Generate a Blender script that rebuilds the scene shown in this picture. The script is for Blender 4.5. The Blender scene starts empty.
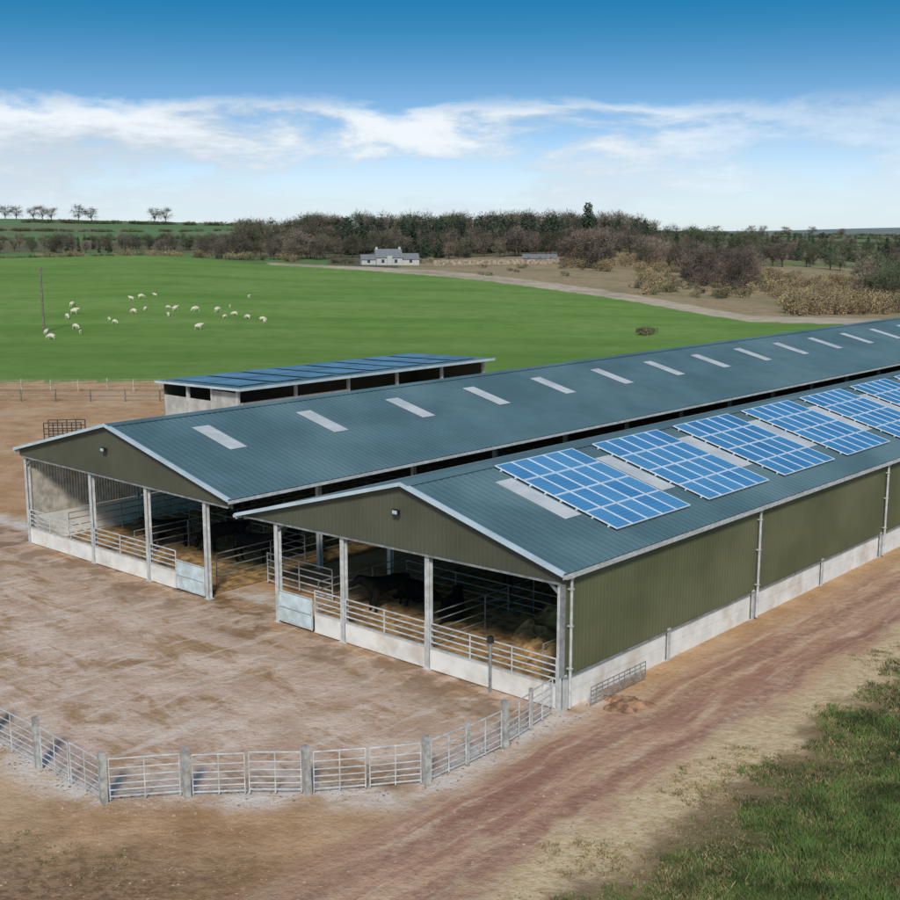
import bpy, math, random
import numpy as np
from mathutils import Vector, Matrix
random.seed(7); rng=np.random.default_rng(7)
S=bpy.context.scene
COL=S.collection
# ------------------------------------------------------------ node helpers
class NT:
    def __init__(s,tree): s.t=tree; s.n=tree.nodes; s.l=tree.links
    def new(s,ty,**k):
        n=s.n.new(ty)
        for a,b in k.items(): setattr(n,a,b)
        return n
    def put(s,sock,v):
        if isinstance(v,bpy.types.NodeSocket): s.l.new(v,sock)
        else:
            if isinstance(v,(tuple,list)) and len(v)==3 and sock.type=='RGBA': v=(*v,1)
            sock.default_value=v
    def m(s,op,a,b=0.0,c=0.0):
        n=s.new('ShaderNodeMath',operation=op)
        s.put(n.inputs[0],a); s.put(n.inputs[1],b); s.put(n.inputs[2],c)
        return n.outputs[0]
    def mix(s,f,a,b,bt='MIX'):
        n=s.new('ShaderNodeMix',data_type='RGBA',blend_type=bt)
        s.put(n.inputs[0],f); s.put(n.inputs[6],a); s.put(n.inputs[7],b)
        return n.outputs[2]
    def sm(s,x,lo,hi,a=0.0,b=1.0):
        n=s.new('ShaderNodeMapRange',interpolation_type='SMOOTHSTEP')
        if lo>hi: lo,hi,a,b=hi,lo,b,a
        s.put(n.inputs[0],x); n.inputs[1].default_value=lo; n.inputs[2].default_value=hi
        n.inputs[3].default_value=a; n.inputs[4].default_value=b
        return n.outputs[0]
    def noise(s,vec,sc,det=4,ro=.55,dist=0):
        n=s.new('ShaderNodeTexNoise'); 
        if vec is not None: s.l.new(vec,n.inputs['Vector'])
        n.inputs['Scale'].default_value=sc; n.inputs['Detail'].default_value=det
        n.inputs['Roughness'].default_value=ro; n.inputs['Distortion'].default_value=dist
        return n.outputs[0]
    def comb(s,x,y,z):
        n=s.new('ShaderNodeCombineXYZ')
        for i,v in enumerate((x,y,z)): s.put(n.inputs[i],v)
        return n.outputs[0]
    def sep(s,v):
        n=s.new('ShaderNodeSeparateXYZ'); s.l.new(v,n.inputs[0]); return n.outputs
def newmat(name):
    m=bpy.data.materials.new(name); m.use_nodes=True
    t=NT(m.node_tree); b=m.node_tree.nodes['Principled BSDF']
    return m,t,b
def mat(name,col,rough=.7,metal=0,var=.15,scale=3,bump=0,bscale=30,dirt=None,dscale=.6,damt=.5,spec=.4,det=2):
    m,t,b=newmat(name)
    tc=t.new('ShaderNodeTexCoord').outputs['Object']
    n=t.noise(tc,scale,det,.6)
    dark=tuple(c*(1-var*1.6) for c in col); lite=tuple(min(1,c*(1+var*1.2)) for c in col)
    c=t.mix(t.sm(n,.3,.7),dark,lite)
    if dirt:
        n2=t.noise(tc,dscale,4,.65)
        c=t.mix(t.m('MULTIPLY',t.sm(n2,.45,.7),damt),c,dirt)
    t.l.new(c,b.inputs['Base Color'])
    b.inputs['Roughness'].default_value=rough; b.inputs['Metallic'].default_value=metal
    b.inputs['Specular IOR Level'].default_value=spec
    if bump:
        bp=t.new('ShaderNodeBump'); bp.inputs['Strength'].default_value=bump
        t.l.new(t.noise(tc,bscale,2,.6),bp.inputs['Height']); t.l.new(bp.outputs[0],b.inputs['Normal'])
    return m
# ------------------------------------------------------------ mesh builder
class MB:
    def __init__(s): s.v=[]; s.f=[]; s.mi=[]
    def quad(s,a,b,c,d,mi=0):
        n=len(s.v); s.v+= [tuple(a),tuple(b),tuple(c),tuple(d)]; s.f.append((n,n+1,n+2,n+3)); s.mi.append(mi)
    def tri(s,a,b,c,mi=0):
        n=len(s.v); s.v+=[tuple(a),tuple(b),tuple(c)]; s.f.append((n,n+1,n+2)); s.mi.append(mi)
    def box(s,x0,x1,y0,y1,z0,z1,mi=0):
        n=len(s.v)
        s.v+=[(x0,y0,z0),(x1,y0,z0),(x1,y1,z0),(x0,y1,z0),(x0,y0,z1),(x1,y0,z1),(x1,y1,z1),(x0,y1,z1)]
        for f in ((0,3,2,1),(4,5,6,7),(0,1,5,4),(1,2,6,5),(2,3,7,6),(3,0,4,7)):
            s.f.append(tuple(n+i for i in f)); s.mi.append(mi)
    def beam(s,p,q,w,h,mi=0,up=(0,0,1)):
        p=Vector(p);q=Vector(q);d=(q-p).normalized();u=Vector(up)
        if abs(d.dot(u))>.98:u=Vector((1,0,0))
        r=d.cross(u).normalized()*w/2;u2=r.cross(d).normalized()*h/2
        n=len(s.v)
        for c in (p,q):
            for a,b in ((-1,-1),(1,-1),(1,1),(-1,1)): s.v.append(tuple(c+r*a+u2*b))
        for f in ((3,2,1,0),(4,5,6,7),(0,1,5,4),(1,2,6,5),(2,3,7,6),(3,0,4,7)):
            s.f.append(tuple(n+i for i in f)); s.mi.append(mi)
    def tube(s,p,q,r,mi=0,n=7,r2=None):
        r2=r if r2 is None else r2
        p=Vector(p);q=Vector(q);d=(q-p).normalized();u=Vector((0,0,1)) if abs(d.z)<.95 else Vector((1,0,0))
        a=d.cross(u).normalized();b=a.cross(d)
        k=len(s.v)
        for c,rr in ((p,r),(q,r2)):
            for i in range(n):
                an=2*math.pi*i/n; s.v.append(tuple(c+a*math.cos(an)*rr+b*math.sin(an)*rr))
        for i in range(n):
            j=(i+1)%n; s.f.append((k+i,k+j,k+n+j,k+n+i)); s.mi.append(mi)
        s.f.append(tuple(k+i for i in range(n))[::-1]); s.mi.append(mi)
        s.f.append(tuple(k+n+i for i in range(n))); s.mi.append(mi)
    def corr(s,x0,x1,pitch,d,fn,mi=0):
        pr=[]; x=x0
        while x<x1-1e-6:
            for a,o in ((0,0),(.55,0),(.65,d),(.9,d)):
                xx=x+a*pitch
                if xx<x1: pr.append((xx,o))
            x+=pitch
        pr.append((x1,0))
        k=len(s.v)
        for xx,o in pr:
            a,b=fn(xx,o); s.v.append(tuple(a)); s.v.append(tuple(b))
        for i in range(len(pr)-1):
            s.f.append((k+2*i,k+2*i+2,k+2*i+3,k+2*i+1)); s.mi.append(mi)
    def mesh(s,name,mats,smooth=False):
        me=bpy.data.meshes.new(name); me.from_pydata(s.v,[],s.f)
        for m in mats: me.materials.append(m)
        me.polygons.foreach_set('material_index',s.mi)
        if smooth: me.polygons.foreach_set('use_smooth',[True]*len(s.f))
        me.update(); return me
    def obj(s,name,mats,parent=None,loc=None,smooth=False):
        return addobj(name,s.mesh(name,mats,smooth),parent,loc)
def addobj(name,me,parent=None,loc=None,rot=0,sc=1):
    o=bpy.data.objects.new(name,me); COL.objects.link(o)
    if parent: o.parent=parent
    if loc is not None: o.location=loc
    o.rotation_euler=(0,0,rot); o.scale=(sc,)*3 if not hasattr(sc,'__len__') else sc
    return o
def empty(name,loc=(0,0,0),rot=0):
    e=bpy.data.objects.new(name,None); COL.objects.link(e); e.location=loc; e.rotation_euler=(0,0,rot); return e
# merge many placed copies of a few meshes into one mesh object (fast to trace)
_cache={}
def arrs(me):
    if me.name in _cache: return _cache[me.name]
    nv=len(me.vertices); co=np.empty(nv*3); me.vertices.foreach_get('co',co)
    nl=len(me.loops); lv=np.empty(nl,int); me.loops.foreach_get('vertex_index',lv)
    np_=len(me.polygons); ls=np.empty(np_,int); me.polygons.foreach_get('loop_start',ls)
    mi=np.empty(np_,int); me.polygons.foreach_get('material_index',mi)
    _cache[me.name]=(co.reshape(-1,3),lv,ls,mi,[m for m in me.materials]); return _cache[me.name]
class Mass:
    def __init__(s): s.co=[];s.lv=[];s.ls=[];s.mi=[];s.nv=0;s.nl=0;s.mats=[]
    def add(s,me,loc,rot,sc):
        co,lv,ls,mi,ms=arrs(me)
        if not hasattr(sc,'__len__'): sc=(sc,)*3
        c,n=math.cos(rot),math.sin(rot); p=co*np.array(sc)
        q=np.stack([p[:,0]*c-p[:,1]*n,p[:,0]*n+p[:,1]*c,p[:,2]],1)+np.array(loc)
        mp=[]
        for m in ms:
            if m not in s.mats: s.mats.append(m)
            mp.append(s.mats.index(m))
        s.co.append(q); s.lv.append(lv+s.nv); s.ls.append(ls+s.nl); s.mi.append(np.array(mp)[mi]); s.nv+=len(co); s.nl+=len(lv)
    def build(s,name):
        me=bpy.data.meshes.new(name)
        co=np.concatenate(s.co).astype(np.float32); lv=np.concatenate(s.lv).astype(np.int32); ls=np.concatenate(s.ls).astype(np.int32); mi=np.concatenate(s.mi).astype(np.int32)
        me.vertices.add(len(co)); me.vertices.foreach_set('co',co.ravel())
        me.loops.add(len(lv)); me.loops.foreach_set('vertex_index',lv)
        me.polygons.add(len(ls)); me.polygons.foreach_set('loop_start',ls)
        for m in s.mats: me.materials.append(m)
        me.polygons.foreach_set('material_index',mi)
        me.update(calc_edges=True)
        return addobj(name,me)
# ------------------------------------------------------------ frame of the farm
H=15.0
CX,CY=3.50,36.74
UA=math.radians(48.5)
U=(math.cos(UA),math.sin(UA)); V=(-math.sin(UA),math.cos(UA))
def W(t,v,z=0): return (CX+U[0]*t+V[0]*v, CY+U[1]*t+V[1]*v, z)
# ------------------------------------------------------------ terrain
def R(D,row): return (D,15-D*(row-231)/1240)
far=[(3000,15-3000*3.5/1240),(6000,9),(9000,14),(15000,14)]
KEYS=[(-250,[(118,0),R(420,260),(480,2),(600,5),(900,9),R(1300,222),(2000,16)]+far),
(0,[(118,0),R(420,257),(480,3),R(620,249),R(900,238),R(1300,218),(2000,18)]+far),
(150,[(118,0),R(420,254),(480,4),R(620,249),R(900,238),R(1300,221),(2000,16)]+far),
(300,[(118,0),R(385,266),R(410,265),R(560,256),R(900,232),R(1300,226),(2000,10)]+far),
(450,[(118,0),R(330,277),R(370,270),R(420,266),R(560,254),R(900,233),R(1300,229),(2000,10)]+far),
(600,[(118,0),R(270,296),R(310,286),R(400,268),R(520,254),R(900,235),R(1300,231),(2000,9)]+far),
(750,[(118,0),R(205,321),R(230,314),R(300,296),R(400,278),R(600,258),R(900,243),R(1500,234),(2200,9)]+far),
(900,[(118,0),R(190,324),R(300,303),R(400,286),R(600,262),R(900,246),R(1500,237),(3000,6),(6000,14),(9000,45),(15000,20)]),
(1150,[(118,0),R(190,324),R(300,303),R(400,286),R(600,262),R(900,246),R(1500,237),(3000,6),(6000,14),(9000,60),(15000,20)])]
kpx=np.array([k for k,_ in KEYS],float)
az=np.concatenate([np.arange(-75,75.01,.25),np.arange(80,285,5.)])
rr=[1.5]
while rr[-1]<100: rr.append(rr[-1]*1.1)
while rr[-1]<1500: rr.append(rr[-1]*1.012)
while rr[-1]<15000: rr.append(rr[-1]*1.05)
rr=np.array(rr)
AZ,RR=np.meshgrid(np.radians(az),rr,indexing='ij')
azc=np.clip(np.where(AZ>math.pi,AZ-2*math.pi,AZ),-.55,.55)
D=RR*np.cos(azc); PX=450+1240*np.tan(azc)
zs=np.stack([np.interp(D,[a for a,_ in k],[b for _,b in k]) for _,k in KEYS])
idx=np.clip(np.searchsorted(kpx,PX)-1,0,len(kpx)-2)
f=np.clip((PX-kpx[idx])/(kpx[idx+1]-kpx[idx]),0,1); f=f*f*(3-2*f)*.4+f*.6
Z=np.take_along_axis(zs,idx[None],0)[0]*(1-f)+np.take_along_axis(zs,(idx+1)[None],0)[0]*f
Z[D<=118]=0
nf=601
for it in range(10):
    Zb=Z.copy(); Zb[:,1:-1]=(Z[:,:-2]+2*Z[:,1:-1]+Z[:,2:])/4
    Zb[1:nf-1]=(Zb[:nf-2]+2*Zb[1:nf-1]+Zb[2:nf])/4
    Z=np.where(D>125,Zb,Z)
XX=RR*np.sin(AZ); YY=RR*np.cos(AZ)
behind=(AZ>math.radians(76))
Z[behind]*=.2
def gz(x,y):
    r=math.hypot(x,y); a=math.degrees(math.atan2(x,y))
    if r<100: return 0.
    i=min(max((a+75)/.25,0),599.99); ia=int(i); fa=i-ia
    j=int(np.searchsorted(rr,r))-1; fr=(r-rr[j])/(rr[j+1]-rr[j])
    return float((Z[ia,j]*(1-fr)+Z[ia,j+1]*fr)*(1-fa)+(Z[ia+1,j]*(1-fr)+Z[ia+1,j+1]*fr)*fa)
crest=np.interp(PX,[-200,0,150,300,450,600,750,900],[420,420,420,385,330,270,205,188])
c=np.zeros(Z.shape+(3,))
def setc(mask,col): c[mask]=col
cell=(np.floor((XX*.9+YY*.3)/260+3*np.sin(YY/900)).astype(int)*7+np.floor((YY*.95-XX*.25)/200).astype(int)*13)
pal=np.array([(.14,.24,.07),(.36,.30,.17),(.17,.24,.08),(.24,.22,.12),(.12,.26,.07),(.40,.33,.20)])
c[:]=pal[np.abs(cell)%6]
setc((D<=900)&(D>crest),(.15,.13,.075))
lw=(D>crest)&(D<900)&(PX<330)
c[lw]=np.where((cell[lw]%3==0)[:,None],(.14,.26,.07),(.17,.155,.08))
tan=(D>crest)&(D<900)&(PX>560); c[tan]=(.33,.26,.14)
rg=(D>500)&(D<900)&(PX>740)&(cell%2==0); c[rg]=(.20,.25,.09)
hil=(D>crest)&(D<520)&(PX>400); c[hil]=(.42,.32,.18)
trk=(D>crest*1.0)&(D<crest*1.10)&(PX>270); c[trk]=(.62,.51,.36)
lefthill=(D>800)&(D<1500)&(PX<260); c[lefthill]=np.where((cell[lefthill]%2==0)[:,None],(.13,.27,.07),(.20,.25,.10))
haze_mix=1-np.exp(-np.maximum(D-300,0)/6500.)
c=c*(1-haze_mix[...,None])+np.array((.26,.34,.42))*haze_mix[...,None]  # aerial haze painted into the land colour, bluer with distance
isfield=((D<=crest)).astype(float)
na,nr=Z.shape
verts=np.stack([XX,YY,Z],-1).reshape(-1,3)
ii,jj=np.meshgrid(np.arange(na),np.arange(nr-1),indexing='ij')
i2=(ii+1)%na
fa=np.stack([ii*nr+jj,i2*nr+jj,i2*nr+jj+1,ii*nr+jj+1],-1).reshape(-1,4)[:,::-1]
me=bpy.data.meshes.new('ground')
vv=verts.tolist(); ff=fa.tolist(); ff.append([i*nr for i in range(na)][::-1])
me.from_pydata(vv,[],ff)
ca=me.color_attributes.new('landcol_hazed','FLOAT_COLOR','POINT')
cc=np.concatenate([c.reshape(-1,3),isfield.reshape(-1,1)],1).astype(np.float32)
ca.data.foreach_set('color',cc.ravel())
fr_far=(YY[ii,jj]>121).reshape(-1).astype(int).tolist()+[0]
me.polygons.foreach_set('use_smooth',[True]*len(ff)); 
m,t,b=newmat('farmyard_ground')
pos=t.new('ShaderNodeNewGeometry').outputs['Position']
x,y,z=t.sep(pos)
dx=t.m('SUBTRACT',x,CX); dy=t.m('SUBTRACT',y,CY)
tt=t.m('ADD',t.m('MULTIPLY',dx,U[0]),t.m('MULTIPLY',dy,U[1]))
vvv=t.m('ADD',t.m('MULTIPLY',dx,V[0]),t.m('MULTIPLY',dy,V[1]))
nbig=t.noise(pos,.12,3,.6); nmid=t.noise(pos,.55,5,.62); nfine=t.noise(pos,3.5,4,.65); ngr=t.noise(pos,22,1,.6)
wig=t.m('MULTIPLY',t.m('SUBTRACT',nbig,.5),2.0)
tv=t.m('ADD',vvv,wig)
streak=t.noise(t.comb(t.m('MULTIPLY',tt,.10),t.m('MULTIPLY',tv,.9),0.0),1.0,5,.65,.15)
streak2=t.noise(t.comb(t.m('MULTIPLY',tt,.28),t.m('MULTIPLY',tv,2.2),4.0),1.0,4,.65,.15)
dirt=t.mix(t.sm(nmid,.3,.7),(.46,.265,.125),(.64,.41,.23))
dirt=t.mix(t.m('MULTIPLY',t.sm(nfine,.5,.75),.5),dirt,(.33,.18,.09))
dirt=t.mix(t.m('MULTIPLY',t.sm(nbig,.50,.62),.45),dirt,(.68,.50,.32))
ontrack=t.m('MULTIPLY',t.sm(vvv,-.4,-1.8),t.sm(vvv,-8.6,-6.9))
red=t.mix(t.sm(streak,.36,.62),(.42,.22,.145),(.62,.40,.25))
red=t.mix(t.m('MULTIPLY',t.sm(streak2,.5,.66),.7),red,(.72,.54,.36))
red=t.mix(t.m('MULTIPLY',t.sm(nfine,.48,.70),.5),red,(.32,.17,.11))
red=t.mix(t.m('MULTIPLY',t.sm(nmid,.55,.68),.5),red,(.66,.46,.31))
dirt=t.mix(t.m('MULTIPLY',ontrack,t.sm(nbig,.3,.5,.55,1.0)),dirt,red)
def rut(c0,w_):
    return t.sm(t.m('ABSOLUTE',t.m('SUBTRACT',t.m('ADD',tv,t.m('MULTIPLY',t.m('SUBTRACT',nmid,.5),.9)),c0)),w_,w_*.2)
ruts=t.m('MAXIMUM',rut(-2.5,.5),rut(-4.3,.5))
dirt=t.mix(t.m('MULTIPLY',ruts,t.sm(nfine,.3,.6,.1,.6)),dirt,(.31,.165,.11))
vj=t.m('ADD',vvv,t.m('MULTIPLY',t.m('SUBTRACT',nmid,.5),3.4))
sand=t.m('MULTIPLY',t.sm(vj,-4.4,-5.6),t.sm(vj,-7.4,-6.4))
dirt=t.mix(t.m('MULTIPLY',sand,.85),dirt,t.mix(t.sm(nfine,.3,.65),(.58,.41,.21),(.78,.62,.38)))
h1=t.m('SUBTRACT',y,30.75)
h2=t.m('ADD',t.m('MULTIPLY',t.m('ADD',x,.63),-.787),t.m('MULTIPLY',t.m('SUBTRACT',y,31.4),.6166))
h3=t.m('ADD',t.m('MULTIPLY',t.m('ADD',x,9.22),.657),t.m('MULTIPLY',t.m('SUBTRACT',y,30.33),.754))
ins=t.m('MINIMUM',t.m('MINIMUM',h1,h2),h3)
ins=t.m('MINIMUM',ins,t.m('SUBTRACT',1.5,tt))
insn=t.m('ADD',ins,t.m('MULTIPLY',t.m('SUBTRACT',nfine,.5),1.0))
yard=t.mix(t.sm(nmid,.32,.68),(.56,.38,.26),(.78,.60,.46))
ystr=t.noise(t.comb(t.m('MULTIPLY',tt,.75),t.m('MULTIPLY',vvv,.26),2.0),1.0,6,.68,.5)
yard=t.mix(t.m('MULTIPLY',t.sm(ystr,.49,.60),.75),yard,(.42,.245,.11))
yard=t.mix(t.m('MULTIPLY',t.sm(ystr,.58,.66),.5),yard,(.27,.15,.07))
yard=t.mix(t.m('MULTIPLY',t.sm(nfine,.54,.7),.55),yard,(.33,.20,.11))
yard=t.mix(t.m('MULTIPLY',t.sm(streak2,.52,.64),.45),yard,(.84,.73,.62))
nearb=t.m('MULTIPLY',t.sm(tt,-4.2,-.6),t.sm(tt,1.5,0.4))
wetn=t.sm(nmid,.46,.58)
yard=t.mix(t.m('MULTIPLY',nearb,t.m('MULTIPLY',t.m('ADD',wetn,.15),.75)),yard,(.27,.15,.07))
near_c=t.mix(t.sm(insn,-.15,.35),dirt,yard)
edge=t.m('MULTIPLY',t.sm(insn,-1.3,-.1),t.sm(insn,.9,.1))
near_c=t.mix(t.m('MULTIPLY',edge,t.sm(nmid,.35,.6,.15,.85)),near_c,(.78,.72,.65))
mud=t.m('MULTIPLY',t.sm(t.m('ADD',y,t.m('MULTIPLY',nmid,6)),33,29),t.sm(t.m('ADD',x,t.m('MULTIPLY',nbig,8)),2,-4))
near_c=t.mix(t.m('MULTIPLY',mud,.8),near_c,t.mix(t.sm(nfine,.4,.6),(.15,.085,.042),(.34,.21,.115)))
vg=t.m('ADD',vvv,t.m('MULTIPLY',t.m('SUBTRACT',nmid,.5),3.4))
gcol=t.mix(t.sm(nfine,.35,.65),(.05,.07,.018),(.17,.16,.06))
gcol=t.mix(t.sm(vg,-9.0,-7.0),gcol,(.26,.19,.095))
near_c=t.mix(t.sm(vg,-6.0,-7.4),near_c,gcol)
near_c=t.mix(t.m('MULTIPLY',t.sm(ngr,.4,.75),.30),near_c,t.mix(.5,near_c,(.10,.06,.035)))
t.l.new(near_c,b.inputs['Base Color'])
wet=t.m('MULTIPLY',t.m('MAXIMUM',t.m('MULTIPLY',nearb,wetn),t.m('MULTIPLY',mud,t.sm(nmid,.5,.6))),t.sm(vvv,-.5,.5))
t.l.new(t.m('SUBTRACT',.92,t.m('MULTIPLY',wet,.5)),b.inputs['Roughness'])
b.inputs['Specular IOR Level'].default_value=.2
bp=t.new('ShaderNodeBump'); bp.inputs['Strength'].default_value=.6; bp.inputs['Distance'].default_value=.14
t.l.new(t.noise(pos,3.0,4,.7),bp.inputs['Height']); t.l.new(bp.outputs[0],b.inputs['Normal'])
me.materials.append(m)
m,t,b=newmat('field_and_land')
pos=t.new('ShaderNodeNewGeometry').outputs['Position']; x,y,z=t.sep(pos)
nmid=t.noise(pos,.35,4,.65); nbig=t.noise(pos,.03,4,.6)
wv=t.noise(t.comb(t.m('MULTIPLY',x,.012),t.m('MULTIPLY',y,.10),0.),1.0,3,.6,.5)
field=t.mix(t.sm(wv,.35,.65),(.150,.270,.050),(.200,.335,.072))
field=t.mix(t.m('MULTIPLY',t.sm(nbig,.42,.65),.6),field,(.255,.36,.10))
field=t.mix(t.m('MULTIPLY',t.sm(nmid,.40,.75),.5),field,(.105,.200,.038))
# darker green low on the slope
field=t.mix(t.sm(y,190,130,0,.35),field,(.115,.205,.045))
at=t.new('ShaderNodeAttribute',attribute_name='landcol_hazed')
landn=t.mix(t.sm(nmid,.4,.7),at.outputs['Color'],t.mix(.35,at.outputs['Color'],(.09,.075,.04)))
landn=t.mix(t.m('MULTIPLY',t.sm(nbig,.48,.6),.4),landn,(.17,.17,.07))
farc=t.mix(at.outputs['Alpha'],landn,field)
farc=t.mix(t.sm(t.m('ADD',y,t.m('MULTIPLY',nmid,3)),124,121),farc,(.30,.26,.12))
t.l.new(farc,b.inputs['Base Color']); b.inputs['Roughness'].default_value=.95; b.inputs['Specular IOR Level'].default_value=.1
me.materials.append(m)
me.polygons.foreach_set('material_index',fr_far); me.update()
addobj('ground',me)
# ------------------------------------------------------------ materials
roofM=mat('roof_sheet',(.100,.180,.200),.55,0,.10,.25,dirt=(.175,.26,.27),dscale=.12,damt=.5)
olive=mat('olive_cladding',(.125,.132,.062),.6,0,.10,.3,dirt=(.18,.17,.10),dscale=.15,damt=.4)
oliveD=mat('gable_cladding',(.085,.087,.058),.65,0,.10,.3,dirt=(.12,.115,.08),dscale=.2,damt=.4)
galv=mat('galvanised_steel',(.60,.61,.60),.5,.15,.12,4,dirt=(.40,.35,.28),dscale=1.5,damt=.4)
galvD=mat('dull_steel',(.30,.31,.31),.55,.3,.2,3)
barge=mat('barge_board',(.50,.61,.66),.5,0,.08,1)
conc=mat('concrete_panel',(.82,.79,.74),.85,0,.06,1.2,.2,25,dirt=(.56,.46,.34),dscale=.8,damt=.6)
concS=mat('shed_blockwork',(.50,.48,.44),.9,0,.12,1.2)
concD=mat('concrete_post',(.42,.41,.38),.9,0,.2,5,.3,30,dirt=(.28,.22,.16),dscale=1.5,damt=.5)
board=mat('timber_boarding',(.52,.48,.41),.85,0,.2,2)
straw=mat('straw_bedding',(.44,.28,.12),.95,0,.35,2.5,.8,12,dirt=(.17,.10,.05),dscale=.5,damt=.75)
darkp=mat('dark_plastic',(.02,.02,.02),.5)
black=mat('cattle_hide',(.010,.009,.009),.75,0,.3,4,spec=.2)
wool=mat('wool',(.70,.62,.46),.95,0,.15,8)
signM=mat('gate_sheet',(.60,.70,.72),.5,0,.12,2,dirt=(.38,.34,.28),dscale=1.2,damt=.5)
m,t,b=newmat('rooflight'); 
b.inputs['Roughness'].default_value=.4
tcn=t.new('ShaderNodeTexCoord').outputs['Object']
t.l.new(t.mix(t.sm(t.noise(tcn,.9,3,.6),.35,.7),(.84,.86,.84),(.66,.70,.70)),b.inputs['Base Color'])
tr=t.new('ShaderNodeBsdfTranslucent'); tr.inputs[0].default_value=(.75,.8,.8,1)
mx=t.new('ShaderNodeMixShader'); mx.inputs[0].default_value=.22
out=m.node_tree.nodes['Material Output']
t.l.new(b.outputs[0],mx.inputs[1]); t.l.new(tr.outputs[0],mx.inputs[2]); t.l.new(mx.outputs[0],out.inputs[0])
lightM=m
def line(t,v,p,w):
    a=t.m('ABSOLUTE',t.m('SUBTRACT',t.m('FRACT',t.m('DIVIDE',v,p)),.5)); return t.m('GREATER_THAN',a,.5-w)
def solar(name,c1,c2,c3):
    m,t,b=newmat(name)
    tcn=t.new('ShaderNodeTexCoord').outputs['Object']; xs=t.sep(tcn)
    g=t.m('MAXIMUM',line(t,xs[0],.17,.055),line(t,xs[1],.18,.055))
    oi2=t.new('ShaderNodeObjectInfo').outputs['Random']
    base=t.mix(t.sm(t.m('ADD',t.noise(tcn,.5,2,.5),t.m('MULTIPLY',oi2,.2)),.35,.8),c1,c2)
    oi=t.new('ShaderNodeTexWhiteNoise'); t.l.new(t.comb(t.m('FLOOR',t.m('DIVIDE',xs[0],1.0)),t.m('FLOOR',t.m('DIVIDE',xs[1],1.40)),oi2),oi.inputs[0])
    base=t.mix(t.m('MULTIPLY',oi.outputs[0],.5),base,c3)
    t.l.new(t.mix(t.m('MULTIPLY',g,.5),base,(.28,.52,.74)),b.inputs['Base Color'])
    b.inputs['Roughness'].default_value=.18; b.inputs['Coat Weight'].default_value=.5
    return m
cells=solar('solar_cells',(.022,.18,.42),(.06,.29,.57),(.13,.42,.66))
shedcells=mat('shed_roof_panels',(.10,.25,.36),.35,0,.2,.4)
frameM=mat('panel_frame',(.76,.82,.87),.4,0,.05,2)
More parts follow.
